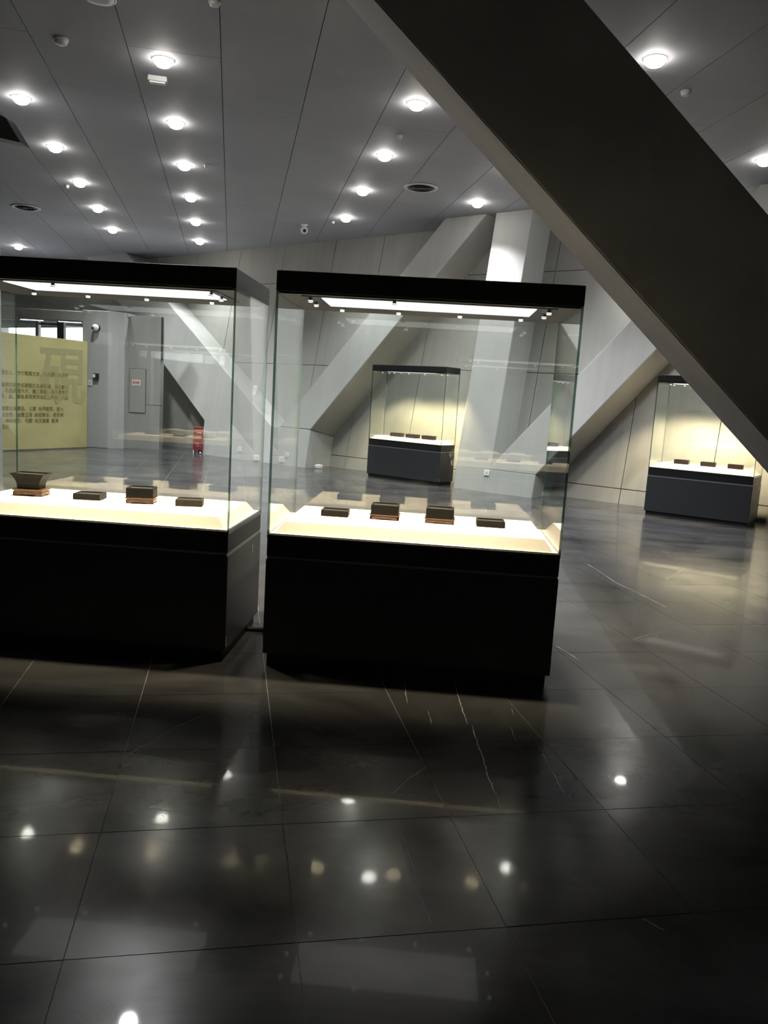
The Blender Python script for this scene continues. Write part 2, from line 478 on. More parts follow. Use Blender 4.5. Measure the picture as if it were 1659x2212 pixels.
# local: x along wall, y into the wall, z up the slope
bm = bmesh.new()
box(bm, -5.9, 17, 0.05, 0.45, -0.3, 5.4)
box(bm, -16, -5.9, 0.05, 0.45, 3.05, 5.4)
wall_back = new_mesh_obj("wall_back", bm, M['gap'])
wall_back.matrix_world = W_M
tag(wall_back, "leaning back wall of grey concrete panels", kind="structure")
xs = [-16, -14.6, -13.0, -11.4, -9.8, -8.2, -6.6, -5.1, -3.6, -2.2, -0.75, 0.52, 1.95, 3.3, 4.4, 6.2, 7.55, 9.0, 10.5, 12, 13.5, 15, 17]
zs = [-0.2, 0.245, 2.1, 3.92, 5.4]
for i in range(len(xs) - 1):
    for j in range(len(zs) - 1):
        x0, x1, z0, z1 = xs[i], xs[i + 1], zs[j], zs[j + 1]
        if x1 <= -5.9 and z1 <= 3.95:
            if z0 < 2.0: continue
            z0 = 3.05
        if x0 < -5.9 < x1 and z0 < 3: x0 = -5.9
        g = 0.006
        bm = bmesh.new(); box(bm, x0 + g, x1 - g, 0.0, 0.07, z0 + g, z1 - g)
        o = new_mesh_obj("wall_panel", bm, M['wall'], wall_back)
        o.location = (0, random.uniform(0, 0.006), 0)

# V shaped concrete struts standing proud of the back wall
def strut_thing(name, label, polys):
    root = empty(name)
    root.matrix_world = W_M
    tag(root, label, "column")
    for nm, poly in polys:
        bm = bmesh.new(); prism(bm, poly, 'y', -0.75, 0.06)
        bmesh.ops.bevel(bm, geom=list(bm.edges), offset=0.012, segments=1, affect='EDGES')
        new_mesh_obj(nm, bm, M['strut'], root)
    return root
strut_thing("v_shaped_column", "grey concrete V-shaped column on the back wall between left and centre cases",
            [("strut", [(-2.97, 0.59), (-0.9, 0.59), (-7.85, 5.25), (-9.5, 5.25)]),
             ("strut", [(-0.72, 0.615), (0.11, 0.615), (3.70, 5.3), (2.86, 5.3)]),
             ("base", [(-2.90, -0.2), (0.14, -0.2), (0.11, 0.61), (-2.97, 0.61)])])
strut_thing("v_shaped_column", "grey concrete column with one upright and one leaning strut behind the centre case",
            [("strut", [(3.53, 0.22), (4.20, 0.22), (4.16, 5.3), (3.44, 5.3)]),
             ("strut", [(4.15, 0.23), (5.03, 0.23), (8.80, 5.2), (8.05, 5.2)]),
             ("base", [(3.55, -0.2), (5.03, -0.2), (5.03, 0.24), (3.53, 0.24)])])

# foreground leaning beam
bm = bmesh.new()
dv = Vector((0.085, 0.996, 0)) * 0.78
b0, b1 = Vector((3.528, 5.156, 0.0)), Vector((-1.80, 5.60, 5.2))
c0, c1 = Vector((4.797, 5.233, 0.0)), Vector((-0.321, 5.689, 5.2))
vs = [bm.verts.new(p) for p in (b0, c0, c0 + dv, b0 + dv, b1, c1, c1 + dv, b1 + dv)]
for idx in ((3, 2, 1, 0), (4, 5, 6, 7), (0, 1, 5, 4), (1, 2, 6, 5), (2, 3, 7, 6), (3, 0, 4, 7)):
    bm.faces.new([vs[i] for i in idx])
bmesh.ops.bevel(bm, geom=list(bm.edges), offset=0.012, segments=2, affect='EDGES')
o = new_mesh_obj("leaning_beam", bm, M['beam'])
tag(o, "massive slanting concrete beam crossing the upper right, nearest of all", "beam")

# left pillar with a slanting head
pil = empty("concrete_pillar", (-5.73, 9.1, 0))
tag(pil, "concrete pillar cut by the left picture edge, behind the left case", "pillar")
o = boxo("shaft", (-0.42, 0.42, -0.3, 0.3, 0, 5.0), M['strut'], pil, 0.012, 1)
bm = bmesh.new(); prism(bm, [(0.30, 4.10), (0.776, 4.03), (0.996, 3.99), (0.83, 4.24), (0.767, 4.27), (0.30, 4.32)], 'y', -0.30, -0.10)
new_mesh_obj("bracket", bm, M['frame'], pil)  # unlit face's shade put into the dark colour of this slanting head

# ------------------------------------------------------------------ low portal volume on the left with the daylit opening
portal = empty("wall_portal", (0, 0, 0))
tag(portal, "low concrete portal wall with a daylit opening", kind="structure")
boxo("pier", (-7.75, -7.17, 16.90, 17.3, 0, 2.94), M['blockgrey'], portal, 0.008, 1)
bm = bmesh.new(); prism(bm, [(-7.17, 16.92), (-6.92, 17.16), (-6.92, 17.5), (-7.17, 17.5)], 'z', 0, 2.95)
new_mesh_obj("pier_flank", bm, M['blockgrey'], portal)
boxo("lintel", (-15.0, -7.75, 16.90, 17.3, 2.70, 2.90), M['blockgrey'], portal, 0.006, 1)
boxo("recess_panel", (-6.92, -6.2, 17.40, 17.55, 0, 0.98), M['recess'], portal)
boxo("recess_panel", (-6.92, -6.2, 17.405, 17.55, 0.99, 2.92), M['recess'], portal)
boxo("return_wall", (-6.95, -6.2, 17.55, 17.62, 0, 2.9), M['recess'], portal)
boxo("side_wall", (-7.75, -7.6, 17.3, 19.4, 0, 2.9), M['blockgrey'], portal)
boxo("roof_slab", (-15.0, -6.9, 17.3, 20.3, 2.87, 2.95), M['blockgrey'], portal)
boxo("shadow_gap", (-6.2, -6.175, 17.42, 17.5, 1.98, 2.92), M['gap'], portal)

# window behind the opening
win = empty("window_1", (0, 19.0, 0))
tag(win, "dark framed window glowing with daylight above the yellow board", kind="structure")
boxo("frame_head", (-14.0, -7.75, -0.05, 0.05, 2.80, 2.87), M['frame'], win)
boxo("frame_sill", (-14.0, -7.75, -0.05, 0.05, 0.0, 0.12), M['frame'], win)
for x0, x1 in ((-9.32, -9.15), (-9.86, -9.78), (-11.6, -11.5), (-12.8, -12.7), (-8.72 + 0.85, -7.75)):
    boxo("mullion", (x0, x1, -0.06, 0.06, 0.12, 2.80), M['frame'] if x0 != -9.86 else M['offwhite'], win)
boxo("transom", (-9.78, -9.32, -0.04, 0.04, 2.71, 2.75), M['frame'], win)
gp = None
for x0, x1 in ((-9.15, -7.87), (-9.78, -9.32), (-11.5, -9.86), (-12.7, -11.6)):
    bm = bmesh.new(); box(bm, x0, x1, -0.006, 0.006, 0.12, 2.8)
    new_mesh_obj("pane", bm, M['glass'], win)
for k, x in enumerate((-8.55, -9.45)):
    tl = empty("tube_fixture", (x, 18.0, 2.74))
    tag(tl, ("white tube light right under the lintel, nearest the pier" if k == 0 else "white tube light under the lintel, above the thick window mullion"), "light", "tube lights in the portal")
    boxo("housing", (-0.28, 0.28, -0.06, 0.06, 0.04, 0.12), M['white'], tl)
    boxo("tube", (-0.26, 0.26, -0.03, 0.03, -0.005, 0.045), M['tube'], tl)

# outside ground and bright wall seen through the window
o = boxo("ground_outside", (-30, -6.5, 20.3, 40, -0.2, -0.02), mat("pale_paving", (0.5, 0.5, 0.5), 0.9))
tag(o, "pale paving outside the window", kind="structure")

# ------------------------------------------------------------------ text helper
def text_mesh(name, body, size, mat_, parent, loc, rot, depth=0.002, align='LEFT', xscale=1.0, bold=0.0):
    cu = bpy.data.curves.new(name + "_curve", 'FONT')
    cu.body = body; cu.size = size; cu.align_x = align; cu.extrude = depth; cu.offset = bold; cu.resolution_u = 2
    t = bpy.data.objects.new(name + "_tmp", cu)
    COL.objects.link(t)
    bpy.context.view_layer.update()
    dg = bpy.context.evaluated_depsgraph_get()
    me = bpy.data.meshes.new_from_object(t.evaluated_get(dg))
    bpy.data.objects.remove(t)
    me.materials.clear(); me.materials.append(mat_)
    o = bpy.data.objects.new(name, me)
    COL.objects.link(o)
    o.parent = parent; o.location = loc; o.rotation_euler = rot; o.scale = (xscale, 1, 1); o["kind"] = "stuff"
    return o

# ------------------------------------------------------------------ yellow text board
bA = Vector((-8.35, 14.75, 0)); bB = Vector((-7.52, 16.63, 0))
bd = (bB - bA).normalized(); brz = math.atan2(bd.y, bd.x)
board = empty("text_board", bA, brz)
tag(board, "free-standing yellow board with Chinese text in front of the window", "board")
boxo("panel", (-2.6, 2.06, 0.0, 0.12, 0.02, 2.265), M['yellow'], board, 0.003, 1)
boxo("foot_rail", (-2.55, 2.0, 0.02, 0.10, 0.0, 0.02), M['white'], board)
X90 = (math.pi / 2, 0, 0)
g = text_mesh("faded_character", "硯", 1.25, M['water'], board, (0.84, -0.002, 1.05), X90, 0.001, xscale=0.95, bold=0.018)
lines = [(1.52, "令，我國歷史久，方寸案頭文房，均為歷代名家所"),
         (1.285, "文房四寶。硯，石質溫潤的傳世名硯集於此處展廳，端石歙石"),
         (1.175, "洮河，澄泥名硯，石品紋理大方，雕工精緻，無不寄情於"),
         (1.065, "筆墨之間，形、色、紋、聲各具特質而為世人所珍，凡此"),
         (0.83, "今次，硯展，本館精選名家藏品，以饗  各界觀眾，望大"),
         (0.71, "家共賞文化，千秋佳硯，金聲玉振  紙短情長，感受硯"),
         (0.59, "文化的深厚底蘊，傳承金石，祝願  本次展覽  圓滿"),
         (0.475, "成功")]
for z, s in lines:
    n = len(s)
    text_mesh("lettering", s, 0.095, M['ink'], board, (1.56 - 0.088 * n, -0.003, z - 0.035) if z > 0.5 else (-0.02, -0.003, z - 0.035), X90, 0.001, xscale=0.93)

# ------------------------------------------------------------------ hydrant cabinet, red stand, small wall fittings
hyd = empty("hydrant_cabinet", (-6.55, 17.40, 0.8))
tag(hyd, "flush grey fire hydrant cabinet with a red lettered sign", "cabinet")
boxo("frame", (-0.35, 0.03, -0.004, 0.02, -0.01, 0.97), M['gap'], hyd)
boxo("door", (-0.34, 0.02, -0.014, 0.0, 0.0, 0.96), M['hydrant'], hyd, 0.003, 1)
boxo("sign", (-0.285, -0.09, -0.019, -0.014, 0.60, 0.725), M['signwhite'], hyd)
text_mesh("sign_lettering", "消防栓箱", 0.052, M['redprint'], hyd, (-0.276, -0.0205, 0.632), X90, 0.001, xscale=0.82).scale = (0.80, 1.55, 1)

rs = empty("red_sign_stand", (-5.19, 16.98, 0), math.radians(-8))
tag(rs, "small red standing sign by the foot of the V column", "sign")
boxo("panel", (-0.11, 0.115, 0.0, 0.035, 0.075, 0.59), M['red'], rs, 0.004, 1)
boxo("leg", (-0.105, -0.085, 0.0, 0.10, 0.0, 0.09), M['white'], rs)
boxo("leg", (0.02, 0.075, -0.02, 0.10, 0.02, 0.09), M['dark'], rs)
bm = bmesh.new(); lathe(bm, [(0.012, -0.012), (0.026, -0.012), (0.026, 0.012), (0.012, 0.012)], 16)
o = new_mesh_obj("wheel", bm, M['white'], rs, True); o.location = (0.085, -0.03, 0.027); o.rotation_euler = (0, math.pi / 2, 0)
text_mesh("lettering", "13", 0.07, M['paleprint'], rs, (-0.04, -0.0015, 0.20), X90, 0.001)
boxo("rule", (-0.04, 0.10, -0.002, 0.0, 0.165, 0.172), M['paleprint'], rs)
boxo("rule", (-0.02, 0.09, -0.002, 0.0, 0.455, 0.475), M['paleprint'], rs)

def wall_local(root, x, z, q=0.75):
    root.matrix_world = W_M @ Matrix.Translation((x, -q, z))
def socket(x, z, label, w=0.085, h=0.085):
    r = empty("wall_socket"); wall_local(r, x, z, 0.755)
    tag(r, label, "socket")
    boxo("plate", (-w / 2, w / 2, -0.012, 0.006, -h / 2, h / 2), M['white'], r, 0.004, 2)
    boxo("outlet", (-w * .28, w * .28, -0.0135, -0.011, -h * .28, h * .28), M['offwhite'], r)
    return r
socket(-1.72, 0.06, "white wall socket seen through the left case's right edge", 0.095, 0.095)
socket(-0.37, 0.06, "white wall socket low on the V column, left end of the centre case", 0.095, 0.095)
socket(4.15, 0.17, "white wall socket on the column base right of the farther case", 0.095, 0.095)
r = empty("alarm_box"); wall_local(r, -1.56, 1.32, 0.755)
tag(r, "white call point box on concrete between the two near cases", "switch")
boxo("housing", (-0.05, 0.05, -0.035, 0.006, -0.1, 0.1), M['white'], r, 0.006, 2)
boxo("button", (-0.018, 0.018, -0.042, -0.03, 0.02, 0.056), M['offwhite'], r)
r = empty("wall_switch", (-7.57, 16.90, 1.40))
tag(r, "white wall switch on the pier edge beside the yellow board", "switch")
boxo("plate", (-0.045, 0.045, -0.014, 0.002, -0.06, 0.06), M['white'], r, 0.004, 2)
boxo("rocker", (-0.02, 0.02, -0.017, -0.01, -0.03, 0.03), M['offwhite'], r)
r = empty("card_reader", (-7.43, 16.90, 1.55))
tag(r, "small black card reader with a white face on the pier", "reader")
boxo("housing", (-0.055, 0.06, -0.06, 0.002, -0.065, 0.06), M['dark'], r, 0.006, 2)
boxo("face", (-0.06, -0.005, -0.066, -0.055, -0.03, 0.04), M['white'], r)

def dome_camera(loc, label, hang=False):
    r = empty("security_camera", loc)
    tag(r, label, "camera")
    bm = bmesh.new(); lathe(bm, [(0.07, 0.0), (0.07, -0.02), (0.03, -0.03), (0.03, -0.06)], 24)
    b = new_mesh_obj("bracket", bm, M['white'], r, True)
    bm = bmesh.new(); bmesh.ops.create_uvsphere(bm, u_segments=20, v_segments=12, radius=0.075)
    h = new_mesh_obj("head", bm, M['white'], r, True); h.location = (0, -0.02, -0.11)
    bm = bmesh.new(); bmesh.ops.create_uvsphere(bm, u_segments=16, v_segments=10, radius=0.035)
    l = new_mesh_obj("lens", bm, M['dark'], r, True); l.location = (0.02 if hang else -0.04, -0.075, -0.13)
    if not hang:
        b.rotation_euler = (math.pi / 2, 0, 0); h.location = (0, -0.10, -0.0); l.location = (-0.03, -0.155, -0.01); 
    return r
dome_camera((-7.42, 16.90, 2.57), "white security camera high on the pier above the card reader")
p = ceil_pt(16.21, 1.29)
dome_camera(p, "white dome security camera hanging from the ceiling near the back wall", True)

# ------------------------------------------------------------------ ceiling downlights and fittings
def ring_mesh():
    bm = bmesh.new()
    lathe(bm, [(0.093, 0.012), (0.093, -0.006), (0.115, -0.008), (0.115, 0.0)], 32, cap0=False, cap1=False)
    return bm
lamp_proto = None
def downlight(al, ac, label):
    global lamp_proto
    p = ceil_pt(al, ac, -0.001)
    root = empty("downlight", p)
    tag(root, label, "light", "recessed downlights in the ceiling")
    if lamp_proto is None:
        ring = new_mesh_obj("trim_ring", ring_mesh(), M['white'], root, True)
        bm = bmesh.new(); lathe(bm, [(0.0935, 0.004), (0.0935, -0.02), (0.086, -0.045), (0.066, -0.066), (0.036, -0.078), (0.001, -0.082)], 32, cap0=False)
        lens = new_mesh_obj("lens", bm, M['lens'], root, True)
        lamp_proto = (ring, lens)
    else:
        share("trim_ring", lamp_proto[0], root); share("lens", lamp_proto[1], root)
    ld = bpy.data.lights.new("downlight_beam", 'SPOT')
    ld.energy = DOWNLIGHT_W; ld.spot_size = math.radians(114); ld.spot_blend = 0.85; ld.shadow_soft_size = 0.08; ld.color = (0.975, 0.985, 1.0)
    lo = bpy.data.objects.new("beam", ld); COL.objects.link(lo); lo.parent = root; lo.location = (0, 0, -0.10)
ordn = ["nearest", "second", "third", "fourth", "fifth", "sixth", "seventh"]
ROWS = [(-0.82, [7.3, 9.22, 11.14, 13.02, 14.95, 16.89, 18.85], "in the long row left of the middle"),
        (-2.63, [10.92, 12.82, 14.73, 16.56, 18.49], "in the slanting row at the far left"),
        (1.98, [9.47, 11.44, 13.33, 15.29], "in the row beside the slanting beam"),
        (3.92, [7.61, 9.5, 11.4, 13.3], "in the row running behind the slanting beam"),
        (6.74, [9.8, 11.7], "in the row at the right picture edge"),
        (-5.32, [21.74], "")]
for ac, als, where in ROWS:
    for k, al in enumerate(als):
        downlight(al, ac, ("round bright downlight, %s %s" % (ordn[k], where)) if where else "small round downlight alone just above the left case's lid, farthest left")

def vent(al, ac, label):
    root = empty("ceiling_vent", ceil_pt(al, ac)); tag(root, label, "vent", "round ceiling vents")
    bm = bmesh.new(); lathe(bm, [(0.20, 0.0), (0.27, 0.0), (0.27, -0.012), (0.255, -0.018), (0.21, -0.012)], 36, cap0=False, cap1=False)
    new_mesh_obj("rim", bm, M['offwhite'], root, True)
    bm = bmesh.new(); lathe(bm, [(0.21, -0.004), (0.12, -0.004), (0.001, -0.004)], 36, cap0=False)
    new_mesh_obj("throat", bm, M['ventdark'], root)
    for r0 in (0.08, 0.14):
        bm = bmesh.new(); lathe(bm, [(r0, -0.005), (r0 + 0.015, -0.03), (r0 + 0.02, -0.03), (r0 + 0.006, -0.005)], 32, cap0=False, cap1=False)
        new_mesh_obj("cone", bm, M['ventdark'], root, True)
    boxo("crossbar", (-0.2, 0.2, -0.008, 0.008, -0.02, -0.006), M['offwhite'], root)
vent(12.81, 2.83, "round dark ceiling vent above the centre case")
vent(17.14, -4.05, "round ceiling vent with a pale rim at the far left")
def detector(al, ac, label, r=0.07, h=0.05, nm="smoke_detector"):
    root = empty(nm, ceil_pt(al, ac)); tag(root, label, "detector" if nm == "smoke_detector" else "speaker" if nm == "ceiling_speaker" else "sprinkler")
    bm = bmesh.new(); lathe(bm, [(r, 0.0), (r, -h * 0.35), (r * 0.93, -h * 0.4)], 28)
    new_mesh_obj("base", bm, M['offwhite'], root, True)
    bm = bmesh.new(); lathe(bm, [(r * 0.85, -h * 0.38), (r * 0.8, -h * 0.8), (r * 0.5, -h), (0.002, -h)], 28, cap0=False)
    new_mesh_obj("cover", bm, M['offwhite'], root, True)
detector(9.05, -1.80, "pale smoke detector at the upper left of the ceiling", 0.072, 0.06)
detector(8.20, 4.61, "round white detector right of the slanting beam", 0.055, 0.05)
detector(7.81, -0.26, "small pale detector cut by the top picture edge", 0.055, 0.04)
detector(8.05, -1.28, "large round pale speaker cut by the top picture edge", 0.15, 0.025, "ceiling_speaker")
detector(10.59, 2.02, "small sprinkler head between two downlights beside the slanting beam", 0.035, 0.05, "sprinkler_head")
detector(12.87, -0.49, "small sprinkler head right of the long downlight row", 0.035, 0.05, "sprinkler_head")
detector(15.04, -2.89, "small sprinkler head by the slanting row at far left", 0.035, 0.05, "sprinkler_head")
detector(15.69, 1.79, "tiny sprinkler head near the back wall, left of the last downlight", 0.035, 0.05, "sprinkler_head")
eb = empty("emergency_light", ceil_pt(9.71, -0.92), GRID)
tag(eb, "small oblong white box on the ceiling below the nearest left downlight", "detector")
boxo("housing", (-0.105, 0.105, -0.05, 0.05, -0.06, 0.0), M['offwhite'], eb, 0.012, 2)
boxo("cover", (-0.085, 0.085, -0.035, 0.035, -0.075, -0.058), M['white'], eb, 0.006, 2)

# ------------------------------------------------------------------ show cases
ZF, ZS, ZT, ZC, ZTOP = 0.06, 0.603, 0.73, 1.992, 2.1055
def show_case(label, x, y, rz, w, d, group, k=1.0, detailed=True, panel=None, power=1.0):
    """origin: front left corner on the floor, front facing -y"""
    root = empty("display_case", (x, y, 0), rz)
    tag(root, label, "display case", group)
    zf, zs, zt, zc, ztop = [z * k for z in (ZF, ZS, ZT, ZC, ZTOP)]
    boxo("plinth", (0.022, w - 0.022, 0.022, d - 0.022, 0.0, zf), M['rubber'], root)
    body = boxo("body", (0, w, 0, d, zf, zs - 0.008), M['charcoal'], root, 0.006, 2)
    boxo("groove", (0.006, w - 0.006, 0.006, d - 0.006, zs - 0.008, zs + 0.004), M['groove'], root)
    boxo("deck_frame", (0.003, w - 0.003, 0.003, d - 0.003, zs + 0.004, zt - 0.002), M['black'], root, 0.003, 1)
    # raised white deck with sloping edges
    bm = bmesh.new()
    lo = [(0.036, 0.036), (w - 0.036, 0.036), (w - 0.036, d - 0.036), (0.036, d - 0.036)]
    hi = [(0.08, 0.08), (w - 0.08, 0.08), (w - 0.08, d - 0.08), (0.08, d - 0.08)]
    A = [bm.verts.new((*p, zt)) for p in lo]; Bv = [bm.verts.new((*p, zt + 0.06 * k)) for p in hi]
    bm.faces.new(A[::-1]); bm.faces.new(Bv)
    for i in range(4): bm.faces.new((A[i], A[(i + 1) % 4], Bv[(i + 1) % 4], Bv[i]))
    box(bm, 0.014, w - 0.014, 0.014, d - 0.014, zt - 0.015, zt + 0.002)
    new_mesh_obj("deck", bm, M['deck'], root)
    # glass panes
    t = 0.012
    def pane(x0, x1, y0, y1, thin):
        bm = bmesh.new(); vs, fs = box(bm, x0, x1, y0, y1, zt - 0.02, zc + 0.01)
        for f in fs:
            f.normal_update(); n = f.normal
            if abs(n[thin]) < 0.5: f.material_index = 1
        new_mesh_obj("glass_pane", bm, [M['glass'], M['edge']], root)
    pane(0.001, w - 0.001, 0.001, t, 1)
    pane(0.001, w - 0.001, d - t, d - 0.001, 1)
    pane(0.001, t, t + 0.0008, d - t - 0.0008, 0)
    pane(w - t, w - 0.001, t + 0.0008, d - t - 0.0008, 0)
    # lid
    lid = boxo("lid", (0, w, 0, d, zc + 0.010, ztop), M['black'], root, 0.005, 2)
    boxo("lid_liner", (0.014, w - 0.014, 0.014, d - 0.014, zc, zc + 0.010), M['under'], root)
    boxo("lamp_tray", (0.12, w - 0.12, 0.06, d - 0.26, zc - 0.004, zc), M['black'], root)
    px0, px1, py0, py1 = panel if panel else (0.2, w - 0.2, 0.08, d - 0.34)
    boxo("light_panel", (px0, px1, py0, py1, zc - 0.008, zc - 0.004), M['panel_l'], root)
    # mini lamps on the lid
    lamps = [(0.285, py1 + 0.05), (0.61, py1 + 0.05), (0.96, py1 + 0.05), (w - 0.265, py1 + 0.05),
             (0.165, 0.10), (0.165, 0.30), (w - 0.16, 0.10), (w - 0.16, 0.30), (0.61, 0.055)]
    if not detailed: lamps = lamps[:4]
    for q, (lx, ly) in enumerate(lamps):
        bm = bmesh.new(); lathe(bm, [(0.009, 0.016), (0.009, 0.002), (0.0125, 0.0), (0.0125, -0.010), (0.009, -0.012)], 16, cap1=False)
        lp = new_mesh_obj("spot_lamp", bm, M['white'], root, True); lp.location = (lx, ly, zc - 0.016)
        bm = bmesh.new(); lathe(bm, [(0.0128, -0.003), (0.012, -0.012), (0.001, -0.014)], 16, cap0=False)
        new_mesh_obj("lamp_lens", bm, M['spot_l'], lp, True)
    for lx, ly in ((0.22, d * 0.5), (w * 0.5, d * 0.5), (w - 0.22, d * 0.5)):
        ld = bpy.data.lights.new("case_lamp", 'SPOT')
        ld.energy = CASE_SPOT_W * power; ld.spot_size = math.radians(100); ld.spot_blend = 0.55; ld.shadow_soft_size = 0.05; ld.color = (1.0, 0.81, 0.53)
        lob = bpy.data.objects.new("case_lamp", ld); COL.objects.link(lob); lob.parent = root; lob.location = (lx, ly, zc - 0.04); lob.rotation_euler = (math.radians(17), 0, 0)
    if detailed:
        # lock and castors
        o = boxo("lock_plate", (w, w + 0.003, d * 0.70, d * 0.70 + 0.018, zs - 0.10, zs - 0.055), M['chrome'], root)
        boxo("maker_plate", (w, w + 0.002, 0.008, 0.022, zf + 0.02, zf + 0.075), M['chrome'], root)
    for fx in (0.1, w - 0.1):
        for fy in (0.1, d - 0.1):
            bm = bmesh.new(); lathe(bm, [(0.03, 0.0), (0.03, 0.02), (0.012, 0.025), (0.012, 0.06)], 14)
            o = new_mesh_obj("foot", bm, M['dark'], root, True); o.location = (fx, fy, 0)
    return root

NEAR = "two near show cases"
FAR = "show cases by the back wall"
case_c = show_case("near display case in the centre with four inkstones on its lit deck", -0.874, 4.136, 0, 1.57, 0.804, "glass display cases", panel=(0.225, 1.345, 0.085, 0.445))
case_l = show_case("near display case cut by the left picture edge", -2.69, 4.128, 0, 1.61, 0.80, "glass display cases", panel=(0.32, 1.445, 0.085, 0.43))
ARZ = math.radians(-33)
case_a = show_case("far display case seen through the centre case's glass", -1.25, 14.60, ARZ, 1.60, 0.46, "glass display cases", 0.975, panel=(0.3, 1.3, 0.06, 0.25), power=1.5)
BRZ = math.radians(-30)
case_b = show_case("far display case at right, partly behind the slanting beam", 3.12, 11.78, BRZ, 1.43, 0.70, "glass display cases", 0.967, power=1.25)
case_d = show_case("display case behind the viewer, mirrored faintly in the left case", -2.70, -1.9, math.pi, 1.57, 0.8, "glass display cases", power=0.6)
case_e = show_case("display case behind the viewer, mirrored faintly in the centre case", 1.75, -1.1, math.pi, 1.57, 0.8, "glass display cases", power=0.6)

# ------------------------------------------------------------------ inkstones and stands
def inkstone_bm(w, d, h, rim=0.010, flare=0.0):
    bm = bmesh.new()
    hw, hd = w / 2, d / 2
    def ring(a, b_, z): return [bm.verts.new(p) for p in ((-a, -b_, z), (a, -b_, z), (a, b_, z), (-a, b_, z))]
    if flare:
        # stepped flaring bowl-like block: narrow foot, splayed ears
        rings = [ring(hw * .64, hd * .64, 0), ring(hw * .66, hd * .66, h * .30), ring(hw * .72, hd * .72, h * .50), ring(hw * .78, hd * .76, h * .64),
                 ring(hw * .86, hd * .82, h * .78), ring(hw * .95, hd * .9, h * .92), ring(hw, hd * .95, h * .97), ring(hw, hd * .95, h)]
        rim = 0.012
        tw, td = hw, hd * .95
    else:
        rings = [ring(hw - 0.003, hd - 0.003, 0), ring(hw, hd, 0.003), ring(hw, hd, h - 0.003), ring(hw - 0.002, hd - 0.002, h)]
        tw, td = hw - 0.002, hd - 0.002
    bm.faces.new(rings[0][::-1])
    for k in range(len(rings) - 1):
        for i in range(4): bm.faces.new((rings[k][i], rings[k][(i + 1) % 4], rings[k + 1][(i + 1) % 4], rings[k + 1][i]))
    # sunk grinding face, deeper well at the back
    rec = 0.005
    i0 = [bm.verts.new(p) for p in ((-tw + rim, -td + rim, h), (tw - rim, -td + rim, h), (tw - rim, td - rim, h), (-tw + rim, td - rim, h))]
    for i in range(4): bm.faces.new((rings[-1][i], rings[-1][(i + 1) % 4], i0[(i + 1) % 4], i0[i]))
    s = 0.002
    yb = td - rim - td * 0.35
    lo = [bm.verts.new(p) for p in ((-tw + rim + s, -td + rim + s, h - rec), (tw - rim - s, -td + rim + s, h - rec), (tw - rim - s, yb, h - rec), (-tw + rim + s, yb, h - rec))]
    wl = [bm.verts.new(p) for p in ((tw - rim - s, td - rim - s, h - rec * 2.2), (-tw + rim + s, td - rim - s, h - rec * 2.2))]
    f1 = bm.faces.new(lo); f1.material_index = 1
    f2 = bm.faces.new((lo[3], lo[2], wl[0], wl[1])); f2.material_index = 1
    bm.faces.new((i0[0], i0[1], lo[1], lo[0]))
    bm.faces.new((i0[1], i0[2], wl[0], lo[2], lo[1]))
    bm.faces.new((i0[2], i0[3], wl[1], wl[0]))
    bm.faces.new((i0[3], i0[0], lo[0], lo[3], wl[1]))
    return bm

def place(case_root, o, wx, wy, wz, rz):
    o.location = (wx, wy, wz); o.rotation_euler = (0, 0, rz)

def inkstone(wx, wy, z, rz, w, d, h, m, label, flare=0.0):
    h = h * 1.12 + 0.003; d = d * 1.1
    o = new_mesh_obj("inkstone", inkstone_bm(w, d, h, flare=flare), [m, M['ink_top']])
    place(None, o, wx, wy, z, rz)
    tag(o, label, "inkstone", "inkstones on the lit decks")
    return o

def wood_stand(wx, wy, z, rz, w, d, h, m, label):
    root = empty("wooden_stand", (wx, wy, z), rz)
    tag(root, label, "stand", "carved wooden stands")
    boxo("top_board", (-w / 2, w / 2, -d / 2, d / 2, h * 0.74, h), m, root, 0.0025, 2)
    boxo("waist", (-w / 2 + .008, w / 2 - .008, -d / 2 + .008, d / 2 - .008, h * 0.58, h * 0.74), m, root)
    # apron with cut-out, one per side
    for sx, sy, L_, ax in ((0, -1, w, 'x'), (0, 1, w, 'x'), (-1, 0, d, 'y'), (1, 0, d, 'y')):
        hl = L_ / 2 - .004
        prof = [(-hl, 0.0), (-hl * .58, 0.0), (-hl * .52, h * .14), (-hl * .42, h * .17), (0, h * .20), (hl * .42, h * .17), (hl * .52, h * .14), (hl * .58, 0.0), (hl, 0.0), (hl, h * .58), (-hl, h * .58)]
        bm = bmesh.new()
        if ax == 'x': prism(bm, prof, 'y', sy * (d / 2 - .004), sy * (d / 2 - .013))
        else: prism(bm, prof, 'x', sx * (w / 2 - .004), sx * (w / 2 - .013))
        new_mesh_obj("apron", bm, m, root)
    # carved relief band on the front
    for q in range(7):
        x = -w * .36 + q * w * .12
        boxo("carving", (x - .006, x + .006, -d / 2 + .0015, -d / 2 + .005, h * .30 if q % 2 else h * .36, h * .46), m, root)
    return root

DZ = ZT + 0.06
